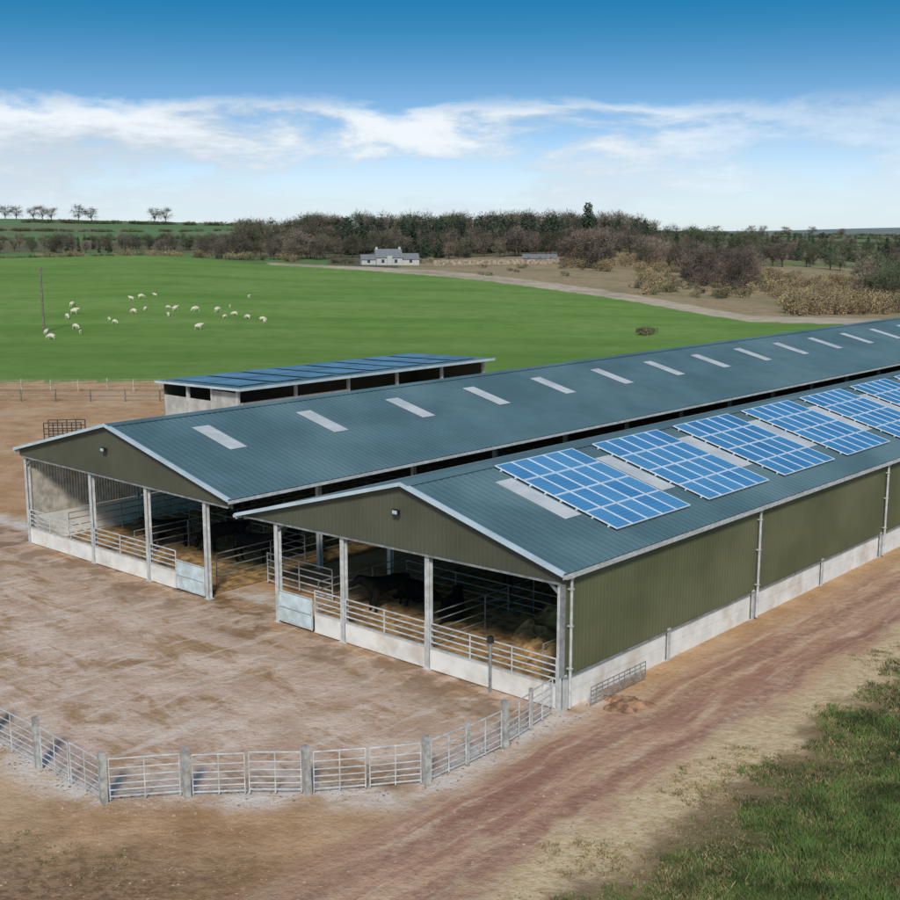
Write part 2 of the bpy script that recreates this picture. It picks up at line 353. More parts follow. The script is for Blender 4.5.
# ------------------------------------------------------------ barns
L=124.0; BAY=6.2
def build_barn(name,v0,v1,va,apex,sl,ve0,ve1,posts,gb0,gb1):
    E=empty(name,(CX,CY,0),UA)
    zr=lambda v: apex-sl*abs(v-va)
    k=1/math.hypot(1,sl)
    for i,(ve,sg) in enumerate(((ve0,-1),(ve1,1))):
        mb=MB()
        def fn(x,o,ve=ve,sg=sg):
            ny=sg*sl*k*o; nz=k*o
            p=(x,ve+ny,zr(ve)+nz); q=(x,va,apex+nz)
            return (p,q) if sg<0 else (q,p)
        mb.corr(-.38,L,.333,.014,fn)
        mb.obj('roof_sheet_%d'%(i+1),[roofM],E)
    mb=MB()
    for sg in(-1,1):
        mb.beam((-.40,va+sg*.17,apex-.17*sl+.05),(L,va+sg*.17,apex-.17*sl+.05),.36,.02,0,up=(0,sg*sl,1))
    mb.obj('ridge_cap',[roofM],E)
    mb=MB()
    for xx in(-.42,L+.03):
        for ve,sg in((ve0,-1),(ve1,1)):
            mb.beam((xx,ve,zr(ve)-.01),(xx,va,apex-.01),.05,.13,0)
            mb.beam((xx+.07,ve,zr(ve)+.048),(xx+.07,va,apex+.048),.12,.02,0)
    mb.obj('barge_boards',[barge],E)
    mb=MB()
    for ve,sg in((ve0,-1),(ve1,1)):
        zz=zr(ve)-.07
        mb.beam((-.4,ve+sg*.07,zz-.05),(L,ve+sg*.07,zz-.05),.14,.012,0)
        mb.beam((-.4,ve+sg*.145,zz),(L,ve+sg*.145,zz),.012,.10,0)
        mb.box(-.40,L,ve-sg*.02-.01,ve-sg*.02+.01,zz-.10,zz+.04,0)
    mb.obj('gutters',[galv],E)
    mb=MB()
    nb=int(L/BAY)
    for i in range(nb+1):
        xx=i*BAY
        for v in ((v0,v1) if i else posts):
            top=zr(v)-.16
            if i==0: top=min(top,gb0+ .3)
            mb.box(xx-.10,xx-.085,v-.10,v+.10,0,top,0); mb.box(xx+.085,xx+.10,v-.10,v+.10,0,top,0); mb.box(xx-.085,xx+.085,v-.012,v+.012,0,top,0)
            mb.box(xx-.16,xx+.16,v-.16,v+.16,0,.03,0)
        for ve in(ve0,ve1):
            mb.beam((xx,ve+.1*(1 if ve==ve0 else -1),zr(ve)-.14),(xx,va,apex-.16),.14,.2,1)
        mb.beam((xx,v0,zr(v0)-.9),(xx,v0+(va-v0)*.22,zr(v0+(va-v0)*.22)-.22),.1,.12,1)
        mb.beam((xx,v1,zr(v1)-.9),(xx,v1+(va-v1)*.22,zr(v1+(va-v1)*.22)-.22),.1,.12,1)
    for ve in(ve0,ve1):
        for j in range(7):
            v=ve+(va-ve)*(j+.3)/7
            mb.beam((-.3,v,zr(v)-.045),(L,v,zr(v)-.045),.06,.07,1)
    mb.obj('steel_frame',[galv,galvD],E)
    mb=MB()
    for xx in(-.14,L-.2):
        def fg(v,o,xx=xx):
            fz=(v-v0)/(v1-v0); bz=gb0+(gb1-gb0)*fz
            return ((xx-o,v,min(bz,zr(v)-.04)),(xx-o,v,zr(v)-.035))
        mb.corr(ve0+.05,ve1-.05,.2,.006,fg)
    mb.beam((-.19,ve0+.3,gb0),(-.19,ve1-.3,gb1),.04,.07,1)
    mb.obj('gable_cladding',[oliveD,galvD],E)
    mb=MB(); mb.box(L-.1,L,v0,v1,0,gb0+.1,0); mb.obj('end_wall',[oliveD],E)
    mb=MB(); zl=gb0+(apex-gb0)*.55; vl=va+.25
    mb.box(-.42,-.30,vl-.14,vl+.14,zl-.09,zl+.09,0); mb.box(-.30,-.17,vl-.03,vl+.03,zl-.03,zl+.03,0)
    mb.box(-.432,-.421,vl-.11,vl+.11,zl-.06,zl+.06,1)
    mb.obj('floodlight',[darkp,barge],E)
    mb=MB(); n=90; r=random.Random(int(v0)); hg={}
    for i in range(n+1):
        for j in range(13): hg[i,j]=.03 if (i==0 or j in(0,12)) else .04+r.random()*.12
    for i in range(n):
        for j in range(12):
            mb.quad(*[(.3+(L-.6)*p/n,v0+.3+(v1-v0-.6)*q/12,hg[p,q]) for (p,q) in((i,j),(i+1,j),(i+1,j+1),(i,j+1))])
    mb.obj('straw_bedding',[straw],E)
    return E,zr
EB,zB=build_barn('solar_cattle_barn',0,13.55,6.6,6.5,.275,-.35,15.6,[0,5.65,9.87,13.55],4.2,3.95)
EA,zA=build_barn('cattle_barn',18,32,24.5,6.65,.25,16.0,32.4,[18,22.1,26.4,32],4.15,4.3)
mb=MB()
mb.corr(-.1,L,.2,.006,lambda x,o:((x,-.15-o,1.13),(x,-.15-o,4.62)))
mb.obj('side_cladding',[olive],EB)
mb=MB()
for i in range(20):
    x0=i*6.2+.12; x1=x0+5.96
    mb.box(x0,x1,-.10,.05,0,.56,0); mb.box(x0,x1,-.098,.05,.57,1.12,0)
mb.obj('concrete_wall_panels',[conc],EB)
mb=MB()
for i in range(21):
    xx=i*6.2
    mb.box(xx-.09,xx+.09,-.19,-.155,0,1.2,0)
    mb.box(xx-.02,xx+.02,-.155,-.1,0,1.1,0)
    if i%2==0:
        mb.tube((xx+.1,-.30,.1),(xx+.1,-.30,4.35),.05,0); mb.tube((xx+.1,-.30,4.35),(xx+.1,-.42,4.5),.05,0)
        for q in(1.4,2.8,4.0): mb.box(xx+.03,xx+.17,-.36,-.19,q,q+.04,0)
mb.box(-.1,L,-.205,-.19,1.08,1.14,1)
mb.box(-.13,-.10,-.22,-.03,1.13,4.5,1)
for i in range(62):
    mb.beam((i*2+.5,-.19,4.42),(i*2+.5,-.36,4.47),.03,.05,0)
mb.obj('side_posts_and_downpipes',[galv,galvD],EB)
mb=MB()
mb.box(0.2,L,31.95,32.08,0,1.3,0)
x=.2
while x<L:
    mb.box(x,x+.13,32.0,32.03,1.35,4.5,1); x+=.155
mb.obj('boarded_side_wall',[conc,board],EA)
def rooflights(E,zf,sl,vlo,vhi,t0,n,w=.92):
    mb=MB()
    for i in range(n):
        a=t0+i*6.2
        mb.beam((a,vlo,zf(vlo)+.04),(a,vhi,zf(vhi)+.04),w,.02,0,up=(0,-sl,1))
    mb.obj('rooflights',[lightM],E)
rooflights(EA,zA,.25,20.2,22.9,3.55,20)
rooflights(EB,zB,.275,2.2,5.3,3.62,20)
def rails(mb,p,q,hs,r=.03,mi=0,upr=2.0,z0=.1):
    p=Vector((*p,0));q=Vector((*q,0)); 
    for h in hs: mb.tube(p+Vector((0,0,h)),q+Vector((0,0,h)),r,mi)
    n=max(1,round((q-p).length/upr)); 
    for i in range(n+1):
        a=p+(q-p)*(i/n); mb.tube(a+Vector((0,0,z0)),a+Vector((0,0,max(hs))),r*.9,mi)
def front(E,posts,gi,xf=-.06):
    mb=MB()
    ps=sorted(posts)
    for i in range(len(ps)-1):
        a,b_=ps[i]+.13,ps[i+1]-.13
        if gi==i:
            g0,g1=(a,a+1.9) if i==0 else (b_-1.9,b_)
            mb.box(xf-.05,xf-.02,g0,g1,.15,1.3,1)
            rails(mb,(xf-.08,g0),(xf-.08,g1),[.13,.72,1.34],.028,0,1.9)
            a,b_=(g1+.1,b_) if i==0 else (a,g0-.1)
        mb.box(xf-.03,xf+.03,a,b_,.04,.78,2)
        mb.box(xf-.05,xf+.05,a,b_,.78,.84,0)
        rails(mb,(xf,a),(xf,b_),[1.02,1.24,1.46,1.68],.03,0,1.9,.8)
    mb.obj('front_barrier',[galv,signM,conc],E)
front(EB,[0,5.65,9.87,13.55],2)
front(EA,[18,22.1,26.4,32],0)
mb=MB()
for v in(1.6,6.6,12.6): rails(mb,(1.2,v),(40,v),[.5,.85,1.2,1.5],.025,0,3.1)
for x0 in(6.2,18.6,31): rails(mb,(x0,1.6),(x0,12.6),[.4,.7,1.0,1.35],.025,0,2.6)
mb.obj('pen_rails',[galvD],EB)
mb=MB()
for v in(19,25.,30.5): rails(mb,(1.2,v),(40,v),[.5,.85,1.2,1.5],.025,0,3.1)
for x0 in(6.2,18.6,31): rails(mb,(x0,19),(x0,30.5),[.4,.7,1.0,1.35],.025,0,2.6)
mb.obj('pen_rails',[galvD],EA)
E=empty('passage_gate',(CX,CY,0),UA)
mb=MB(); rails(mb,(3.0,13.75),(3.0,17.8),[.2,.5,.8,1.1,1.4],.03,0,2.0)
mb.obj('gate',[galv],E)
# ------------------------------------------------------------ solar arrays
def array_mesh(nc,nr_,cw,ch):
    mb=MB()
    for i in range(nc):
        for j in range(nr_):
            x0,x1=i*cw+.012,(i+1)*cw-.012; s0,s1=j*ch+.012,(j+1)*ch-.012
            mb.box(x0+.02,x1-.02,s0+.02,s1-.02,.062,.092,0)
            for (a,b2,c2,d2) in((x0,x1,s0,s0+.03),(x0,x1,s1-.03,s1),(x0,x0+.03,s0+.03,s1-.03),(x1-.03,x1,s0+.03,s1-.03)):
                mb.box(a,b2,c2,d2,.06,.105,1)
    for j in range(nr_):
        for q in(.25,.75): mb.box(-.05,nc*cw+.05,(j+q)*ch-.02,(j+q)*ch+.02,.0,.055,1)
    return mb.mesh('solar_panel_array',[cells,frameM])
sm=array_mesh(5,4,.97,1.41)
for i in range(18):
    t0=4.20+i*6.2
    o=addobj('solar_panel_array',sm)
    v0_=.80
    o.matrix_world=Matrix.Translation(W(t0,v0_,zB(v0_)+.03))@Matrix.Rotation(UA,4,'Z')@Matrix.Rotation(math.atan(.275),4,'X')
# ------------------------------------------------------------ machinery shed behind
E=empty('open_fronted_shed',W(22.4,43.8),UA)
SL=26;SW=8.4
zs_=lambda v:4.5-.02*v
mb=MB(); mb.corr(-.6,SL+.4,.333,.02,lambda x,o:((x,-.9,zs_(-.9)+o),(x,SW+.3,zs_(SW+.3)+o))); 
mb.obj('roof_sheet',[roofM],E)
mb=MB()
mb.box(-.65,SL+.45,-.96,-.9,zs_(-.9)-.16,zs_(-.9)+.03,0)
mb.beam((-.65,-.9,zs_(-.9)-.06),(-.65,SW+.3,zs_(SW+.3)-.06),.05,.16,0)
mb.obj('fascia',[barge],E)
mb=MB()
for i in range(6):
    mb.box(i*5.2-.1,i*5.2+.1,-.1,.1,0,4.35,0); mb.beam((i*5.2,0,4.3),(i*5.2,SW,4.2),.12,.16,0)
for v in(2.8,5.6): mb.box(-.1,.1,v-.1,v+.1,0,4.2,0)
mb.obj('posts',[galv],E)
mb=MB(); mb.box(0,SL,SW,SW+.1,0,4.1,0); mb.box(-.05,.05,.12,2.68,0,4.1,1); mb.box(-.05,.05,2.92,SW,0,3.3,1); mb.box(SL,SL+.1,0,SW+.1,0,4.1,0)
for i in(0,1): mb.box(i*5.2+.12,i*5.2+5.06,-.04,.04,0,3.4,1)
mb.obj('walls',[oliveD,concS],E)
mb=MB()
for i in range(8): 
    for (a,b2) in((.2,4.0),(4.1,8.0)):
        mb.quad((.3+i*3.2,a,zs_(a)+.08),(2.9+i*3.2,a,zs_(a)+.08),(2.9+i*3.2,b2,zs_(b2)+.08),(.3+i*3.2,b2,zs_(b2)+.08),0)
mb.obj('roof_panels',[shedcells],E)
# ------------------------------------------------------------ corral fence
P=[(3.30,36.45),(1.62,33.84),(-.63,31.4),(-3.84,30.8),(-7.08,30.68),(-9.22,30.33),(-11.66,32.48),(-13.9,34.5),(-17,37.3),(-20.5,40.2),(-24,43)]
E=empty('corral_fence')
mb=MB()
for i,p in enumerate(P):
    if i==0: continue
    mb.beam((p[0],p[1],-.1),(p[0]+random.uniform(-.05,.05),p[1]+random.uniform(-.05,.05),1.48+random.uniform(-.08,.05)),.19,.17,0,up=(.8,.6,0))
for p,q in zip(P[:2],P[1:3]):
    mx_=((p[0]+q[0])/2,(p[1]+q[1])/2); mb.beam((*mx_,-.1),(*mx_,1.35),.1,.1,0,up=(.8,.6,0))
mb.obj('posts',[concD],E)
mb=MB()
for i in range(len(P)-1):
    p=Vector((*P[i],0));q=Vector((*P[i+1],0));d=(q-p).normalized()
    a=p+d*.17; b_=q-d*.17
    hs=[.16,.34,.52,.72,.95,1.22]
    mid=(a+b_)/2
    for (c0,c1) in((a,mid-d*.06),(mid+d*.06,b_)) if (b_-a).length>2.7 else ((a,b_),):
        dz=random.uniform(-.05,.06); dz0=random.uniform(-.03,.03)
        for h in hs: mb.tube(c0+Vector((0,0,h+dz0)),c1+Vector((0,0,h+dz)),.019 if h<1.2 else .025,0)
        for c in(c0,(c0+c1)/2,c1): mb.tube(c+Vector((0,0,.08)),c+Vector((0,0,1.22)),.02,0)
mb.obj('rails',[galv],E)
E=empty('livestock_hurdle',W(.8,-.62),UA)
mb=MB(); rails(mb,(0,0),(3.2,0),[.12,.26,.40,.54,.68],.018,0,.32); mb.obj('frame',[galvD],E)
E=empty('livestock_hurdle',(-29.0,86,0),.1)
mb=MB(); 
for yy in(0,1.5): rails(mb,(0,yy),(2.6,yy),[.3,.7,1.1,1.5],.04,0,.6)
mb.obj('frame',[darkp],E)
E=empty('bollard_post',W(-.35,2.6)); mb=MB(); mb.tube((0,0,0),(0,0,1.75),.05,0); mb.tube((0,0,1.75),(0,0,1.95),.13,1,8,.10); mb.obj('post',[galvD,darkp],E)
# ------------------------------------------------------------ field fence and pole
wood=mat('weathered_timber',(.20,.17,.13),.9,0,.2,3)
woodL=mat('pale_timber',(.40,.36,.29),.9,0,.2,3)
E=empty('field_fence')
mb=MB()
x=-75.
while x<85:
    y_=116.+.03*x
    mb.beam((x,y_,gz(x,y_)-.2),(x,y_,gz(x,y_)+1.2+random.uniform(-.08,.08)),.11,.11,0)
    x+=2.6+random.uniform(-.2,.2)
for h in(.35,.65,.95,1.12):
    mb.beam((-75,116-2.25,h),(85,116+2.55,h),.02,.03,0)
mb.obj('posts_and_wires',[woodL],E)
E=empty('field_fence')
mb=MB()
x=-60.
while x<-5:
    mb.beam((x,108,-.2),(x,108,1.1),.11,.11,0); x+=3.1
for h in(.5,.95): mb.beam((-60,108,h),(-5,108,h),.03,.07,0)
mb.obj('posts_and_rails',[wood],E)
E=empty('telegraph_pole',(-56.5,170,gz(-56.5,170)))
mb=MB(); mb.tube((0,0,-.2),(0,0,9),.19,0,8,.14); mb.beam((-.6,0,8.5),(.6,0,8.5),.1,.1,0)
for q in(-.5,.5): mb.tube((q,0,8.55),(q,0,8.75),.05,0)
mb.obj('pole',[wood],E)
# ------------------------------------------------------------ animals
def skin(name,chains,mat_,sub=2):
    vs=[];es=[];rs=[];key={}
    def add(p):
        k=tuple(round(c,3) for c in p[:3])
        if k not in key: key[k]=len(vs); vs.append(p[:3]); rs.append(p[3])
        return key[k]
    for ch in chains:
        pr=None
        for p in ch:
            i=add(p)
            if pr is not None and pr!=i: es.append((pr,i))
            pr=i
    me=bpy.data.meshes.new(name+'_sk'); me.from_pydata(vs,es,[])
    o=bpy.data.objects.new(name+'_tmp',me); COL.objects.link(o)
    o.modifiers.new('s','SKIN')
    for i,r in enumerate(rs):
        sv=me.skin_vertices[0].data[i]; sv.radius=(r,r); sv.use_root=(i==0)
    sb=o.modifiers.new('u','SUBSURF'); sb.levels=sub; sb.render_levels=sub
    dg=bpy.context.evaluated_depsgraph_get(); dg.update()
    m2=bpy.data.meshes.new_from_object(o.evaluated_get(dg)); m2.name=name
    bpy.data.objects.remove(o)
    m2.materials.clear(); m2.materials.append(mat_)
    m2.polygons.foreach_set('use_smooth',[True]*len(m2.polygons))
    return m2
def cow_ch(headlow):
    ch0=(.55,0,1.14,.33)
    hd=[ch0,(.86,0,1.32,.20),(1.12,0,1.50,.15),(1.32,0,1.44,.13),(1.60,0,1.24,.095)] if not headlow else [ch0,(.95,0,1.06,.19),(1.22,0,.80,.14),(1.34,0,.55,.125),(1.46,0,.26,.09)]
    pv=(-.78,0,1.18,.30)
    ch=[[pv,(-.45,0,1.12,.33),(0,0,1.06,.37),(.3,0,1.08,.36),ch0],hd,
        [pv,(-1.06,0,1.36,.07),(-1.16,0,1.1,.03),(-1.16,0,.75,.028),(-1.16,0,.5,.05)]]
    hx=hd[2]
    for s_ in(-1,1):
        ch.append([ch0,(.56,.20*s_,.80,.12),(.60,.20*s_,.46,.068),(.57,.20*s_,.14,.048),(.62,.20*s_,.03,.06)])
        ch.append([pv,(-.66,.23*s_,.86,.16),(-.93,.22*s_,.54,.068),(-.86,.22*s_,.14,.048),(-.81,.22*s_,.03,.06)])
        ch.append([hx,(hx[0]-.04,.26*s_,hx[2]+.04,.045)])
    return ch
def cow_lie():
    ch0=(.5,0,.46,.33); pv=(-.78,0,.44,.34)
    ch=[[pv,(-.2,0,.46,.40),ch0],[ch0,(.82,0,.72,.19),(1.02,0,.92,.14),(1.2,0,.88,.125),(1.46,0,.72,.09)],[pv,(-1.1,.1,.25,.05),(-1.2,.3,.06,.04)]]
    for s_ in(-1,1):
        ch.append([ch0,(.72,.24*s_,.2,.12),(1.05,.2*s_,.09,.07),(.78,.12*s_,.06,.055)])
        ch.append([pv,(-.5,.34*s_,.26,.17),(-.2,.42*s_,.12,.08),(.1,.4*s_,.06,.055)])
        ch.append([(1.02,0,.92,.14),(.98,.25*s_,.95,.045)])
    return ch
cow1=skin('cow',cow_ch(False),black); cow2=skin('cow',cow_ch(True),black); cow3=skin('cow',cow_lie(),black)
for (t_,v_,r,k_) in [(3.6,11.3,2.9,0),(4.6,8.6,.5,2),(5.4,11.2,1.9,2),(9.6,4.6,-.6,1),(9.5,9.2,2.9,0),(4.4,28.2,1.2,2),(5.2,23.4,2.6,1),(4.6,20.6,-1.3,0),(10,28.5,.5,1),(3.6,25.9,2.7,0),(13,4.,1.5,0),(7.6,21.5,.8,2)]:
    addobj('cow',(cow1,cow2,cow3)[k_],None,W(t_,v_,.08),UA+r)
def sheep_ch(low):
    hd=[(.32,0,.62,.25),(.5,0,.74,.14),(.62,0,.84,.09),(.78,0,.76,.06)] if not low else [(.32,0,.62,.25),(.54,0,.5,.14),(.66,0,.28,.085),(.76,0,.1,.055)]
    ch=[[(-.38,0,.62,.27),(0,0,.60,.31),(.32,0,.62,.25)],hd,[(-.38,0,.62,.27),(-.62,0,.5,.06)]]
    for s_ in(-1,1):
        ch.append([(.32,0,.62,.25),(.3,.13*s_,.36,.07),(.31,.13*s_,.2,.04),(.3,.13*s_,.02,.035)])
        ch.append([(-.38,0,.62,.27),(-.34,.14*s_,.38,.09),(-.43,.14*s_,.22,.04),(-.4,.14*s_,.02,.035)])
        ch.append([hd[2],(hd[2][0]-.02,.13*s_,hd[2][2]+.02,.03)])
    return ch
sh1=skin('sheep',sheep_ch(False),wool,1); sh2=skin('sheep',sheep_ch(True),wool,1)
SH=[(-55.2,167),(-52.6,161),(-65.3,212),(-60.7,198),(-59.4,190),(-53.3,174),(-50.5,167),(-51.8,186),(-49.6,181),(-58.4,225),(-51.1,198),(-57.6,229),(-56.2,234),(-50.4,203),(-47.6,207),(-45.5,203),(-44.4,193),(-42.1,203),(-35.8,174),(-38.5,203),(-35.5,193),(-38,212),(-34.8,198),(-31.9,193),(-38.8,237),(-29.1,190),(-28.2,186)]
for i,(a,b_) in enumerate(SH):
    addobj('sheep',sh2 if i%3 else sh1,None,(a,b_,gz(a,b_)-.02),random.uniform(0,6.28),random.choice([.75,.9,1.05,1.1,1.2]))
# ------------------------------------------------------------ trees
conA=mat('conifer_needles_dark',(.045,.070,.042),.9,var=.3,scale=.06)  # conifer colours brightened to paint distance haze into them
conB=mat('conifer_needles_light',(.08,.105,.055),.9,var=.3,scale=.06)
bark=mat('bark',(.11,.085,.07),.95,var=.25)
twig=mat('bare_twigs',(.165,.125,.10),.95,var=.35,scale=.05)
twigB=mat('bare_twigs_light',(.235,.185,.14),.95,var=.35,scale=.05)
twigG=mat('budding_twigs',(.13,.14,.075),.95,var=.3,scale=.05)
bushM=mat('dry_scrub',(.42,.31,.15),.95,var=.3,scale=.1)
bushG=mat('green_scrub',(.12,.14,.055),.95,var=.35,scale=.1)
def leafquad(mb,p,s_,mi):
    a=Vector((random.gauss(0,1),random.gauss(0,1),random.gauss(0,.6))).normalized(); b2=a.cross(Vector((random.gauss(0,1),random.gauss(0,1),random.gauss(0,1)))).normalized()
    p=Vector(p); mb.tri(p-a*s_*.6,p+a*s_*.6,p+b2*s_,mi)
def conifer(h,Rr,seed):
    random.seed(seed); mb=MB(); mb.tube((0,0,0),(0,0,h*.97),.22,0,5,.03)
    layers=int(h/0.8)
    for i in range(layers):
        f_=.10+.9*i/layers; rad=Rr*(1-f_)**.65*random.uniform(.75,1.15)+.15
        nb_=max(5,int(9*(1-f_)+5))
        for k_ in range(nb_):
            a=random.uniform(0,6.28); rl=rad*random.uniform(.65,1.1); zz=h*f_+random.uniform(-.3,.3)
            n_=max(2,int(rl/.4))
            for q in range(n_):
                d_=rl*(q+1)/n_; leafquad(mb,(math.cos(a)*d_,math.sin(a)*d_,zz-.22*d_+random.uniform(-.15,.15)),random.uniform(.45,.8),1 if random.random()<.65 else 2)
    return mb.mesh('conifer',[bark,conA,conB])
def crown(h,wd,seed,ca,cb,n=1300,z0=.18,tl=1.3):
    random.seed(seed); mb=MB(); mb.tube((0,0,-.3),(0,0,h*.42),h*.022,0,6,h*.014)
    cl=[]
    for i in range(16):
        a=i*2.4+random.uniform(-.4,.4); f_=random.uniform(z0+.08,.88); rr_=wd*math.sqrt(max(.05,1-((f_-.5)/.52)**2))*random.uniform(.35,.85)
        c0=Vector((math.cos(a)*rr_,math.sin(a)*rr_,h*f_)); cl.append(c0)
        b0=Vector((0,0,h*random.uniform(.14,.4))); md=(b0+c0)/2+Vector((0,0,-.03*h))
        mb.tube(b0,md,h*.010,0,4,h*.007); mb.tube(md,c0,h*.007,0,4,h*.003)
    for _ in range(n):
        c0=random.choice(cl); u=Vector((random.gauss(0,1),random.gauss(0,1),random.gauss(0,.8))).normalized()
        s0=c0+u*random.uniform(0,.17)*h
        dd=(u+Vector((c0.x,c0.y,(c0.z-h*.4)))/h+Vector((random.gauss(0,.35),random.gauss(0,.35),random.gauss(.25,.3)))).normalized()
        e0=s0+dd*tl*random.uniform(.5,1.1)
        w=dd.cross(Vector((random.gauss(0,1),random.gauss(0,1),random.gauss(0,1)))).normalized()*random.uniform(.05,.11)
        mb.tri(s0-w,s0+w,e0,1 if random.random()<.6 else 2)
    return mb.mesh('bare_tree',[bark,ca,cb])
def scrub(w,h,seed,mats,n=420):
    random.seed(seed); mb=MB()
    cl=[(random.gauss(0,w*.35),random.gauss(0,w*.35),random.uniform(.2,.75)*h,random.uniform(.25,.5)*h) for _ in range(9)]
    for c0 in cl:
        mb.tube((c0[0]*.3,c0[1]*.3,0),c0[:3],.06,0,4,.03)
        for _ in range(n//9):
            u=Vector((random.gauss(0,1),random.gauss(0,1),random.gauss(0,1))).normalized()*c0[3]*random.uniform(.5,1.05)
            leafquad(mb,(c0[0]+u.x,c0[1]+u.y,max(.05,c0[2]+u.z)),random.uniform(.14,.3),1 if random.random()<.6 else 2)
    return mb.mesh('scrub',mats)
CON=[conifer(17,3.6,i) for i in (1,2,3)]
BAR=[crown(14,4.6,11,twig,twigB),crown(14,5.2,12,twig,twigG),crown(13,4.2,13,twigB,twig),crown(14,4.8,14,twigG,twig)]
PUR=[crown(13,5.0,31,twig,twigB,2000,.02,1.1),crown(12,5.4,32,twig,twigB,2000,.02,1.1)]
GRN=[crown(14,5.0,33,twigG,conB,1400,.12),crown(14,5.4,34,conB,twigG,1400,.12)]
SCR=[scrub(3,3.2,21,[bark,bushM,twigB],600),scrub(3.2,3.4,22,[bark,bushM,twigG],600)]
SCG=[scrub(2.4,2.4,23,[bark,bushG,twigB]),scrub(2.6,2.2,24,[bark,bushG,conB])]
random.seed(5)
def scatter(M_,meshes,px0,px1,d0,d1,n,s0,s1,sq=1.0):
    for _ in range(n):
        d=random.uniform(d0,d1); x_=(random.uniform(px0,px1)-450)/1240*d
        s_=random.uniform(s0,s1)
        M_.add(random.choice(meshes),(x_,d,gz(x_,d)-.3),random.uniform(0,6.28),(s_*sq,s_*sq,s_))
Wd=Mass()
scatter(Wd,CON,335,560,560,640,110,.72,1.02,1.1)
scatter(Wd,CON,480,650,560,680,45,.70,.98,1.1)
scatter(Wd,CON,584,592,540,560,3,1.25,1.35)
scatter(Wd,CON,395,470,500,560,16,.45,.7,1.2)
scatter(Wd,CON,45,110,560,640,12,.3,.5)
scatter(Wd,BAR+GRN,300,650,640,700,130,1.05,1.35,1.1)
scatter(Wd,BAR+GRN,240,340,580,700,60,.85,1.15,1.1)
scatter(Wd,BAR,240,660,490,580,110,.6,.9,1.1)
scatter(Wd,BAR+GRN,20,260,560,640,60,.45,.7,1.2)
scatter(Wd,BAR,-150,20,560,720,30,.4,.7,1.2)
scatter(Wd,BAR,200,330,480,560,30,.5,.75,1.1)
scatter(Wd,PUR,568,606,400,440,12,.85,1.1)
scatter(Wd,PUR+BAR,640,700,420,500,30,.6,.85)
scatter(Wd,PUR,690,765,330,400,30,.65,.9)
scatter(Wd,CON,640,740,560,640,22,.45,.7,1.2)
scatter(Wd,GRN,640,760,600,760,35,.65,.95,1.2)
scatter(Wd,CON,760,960,560,760,45,.45,.75,1.2)
scatter(Wd,BAR+GRN,740,960,480,760,100,.5,.8,1.2)
scatter(Wd,PUR+GRN,866,960,300,400,30,.6,.85,1.1)
Wd.build('woodland')
Sc=Mass()
scatter(Sc,SCR,785,875,225,285,80,.6,1.1)
scatter(Sc,SCR,875,960,225,300,40,.6,1.1)
scatter(Sc,SCR+SCG,640,760,280,420,130,.5,1.0)
scatter(Sc,SCR,760,900,290,420,90,.6,1.2)
scatter(Sc,SCR,560,700,380,520,80,.6,1.1)
scatter(Sc,SCG,642,652,175,180,5,.5,.7)
scatter(Sc,SCG,480,600,340,400,10,.5,.9)
scatter(Sc,SCG,330,440,435,470,30,.6,1.1)
scatter(Sc,SCG+SCR,-50,300,440,500,90,.7,1.1)
Sc.build('scrub_thicket')
Hg=Mass()
for d,a,b_,n in((820,-50,250,80),(1000,-50,260,80),(1180,20,260,70),(1250,620,960,80),(950,700,960,70),(1700,560,960,90)):
    scatter(Hg,SCG,a,b_,d,d+14,n,.8 if d<1100 else 1.2,1.4 if d<1100 else 2.0,1.6)
Hg.build('hedgerow')
for px_ in (6,17,34,43,52,79,92,155,166,-40,-25):
    d=random.uniform(1270,1310); x_=(px_-450)/1240*d
    addobj('oak_tree',random.choice(BAR[:2]),None,(x_,d,gz(x_,d)-.5),random.uniform(0,6),(1.6*random.uniform(.8,1.1),1.6,1.15*random.uniform(.8,1.1)))
for px_ in (716,752,763,786,812,842):
    d=random.uniform(1450,1500); x_=(px_-450)/1240*d
    addobj('oak_tree',random.choice(BAR),None,(x_,d,gz(x_,d)-.5),random.uniform(0,6),(1.3,1.3,.85))
# ------------------------------------------------------------ farmhouse + walls in distance
white=mat('white_render',(.50,.49,.46),.9,var=.08)
slate=mat('slate_roof',(.20,.21,.225),.8,var=.15)
stone=mat('field_stone',(.36,.28,.205),.95,0,.3,1.5,.5,6)
glass=mat('window_glass',(.05,.055,.06),.2)
def house(mb,x0,x1,y0,y1,h,rh,ch=True):
    mb.box(x0,x1,y0,y1,-1,h,0); ym=(y0+y1)/2
    for xx in(x0,x1): mb.tri((xx,y0,h),(xx,y1,h),(xx,ym,h+rh),0)
    for a,b2 in((y0-.3,ym),(y1+.3,ym)):
        sl_=rh/(ym-y0); za=h-.3*sl_
        mb.beam(((x0-.2),(a+b2)/2,(za+h+rh)/2+.08),((x1+.2),(a+b2)/2,(za+h+rh)/2+.08),math.hypot(ym-y0+.3,rh+.3*sl_),.12,1,up=(0,(-1 if a<ym else 1)*sl_,1))
    if ch:
        for xx in(x0+.5,x1-.5): mb.box(xx-.35,xx+.35,ym-.35,ym+.35,h+rh-.4,h+rh+.8,0)
    n_=max(1,int((x1-x0)/3.2))
    for i in range(n_):
        cx_=x0+(i+.5)*(x1-x0)/n_
        mb.box(cx_-.5,cx_+.5,y0-.02,y0-.003,1.0,2.2,2)
hx,hy=-21.5,428
E=empty('farmhouse',(hx,hy,gz(hx,hy)-.3),.2)
mb=MB(); house(mb,-4.5,4.5,-3.5,3.5,2.9,2.7); house(mb,4.6,10.5,-2.8,2.8,2.3,1.8,False); house(mb,-9.5,-4.6,-2.5,2.5,2.2,1.5,False); 
mb.box(-.9,.9,-4.2,-3.5,0,3.4,0)
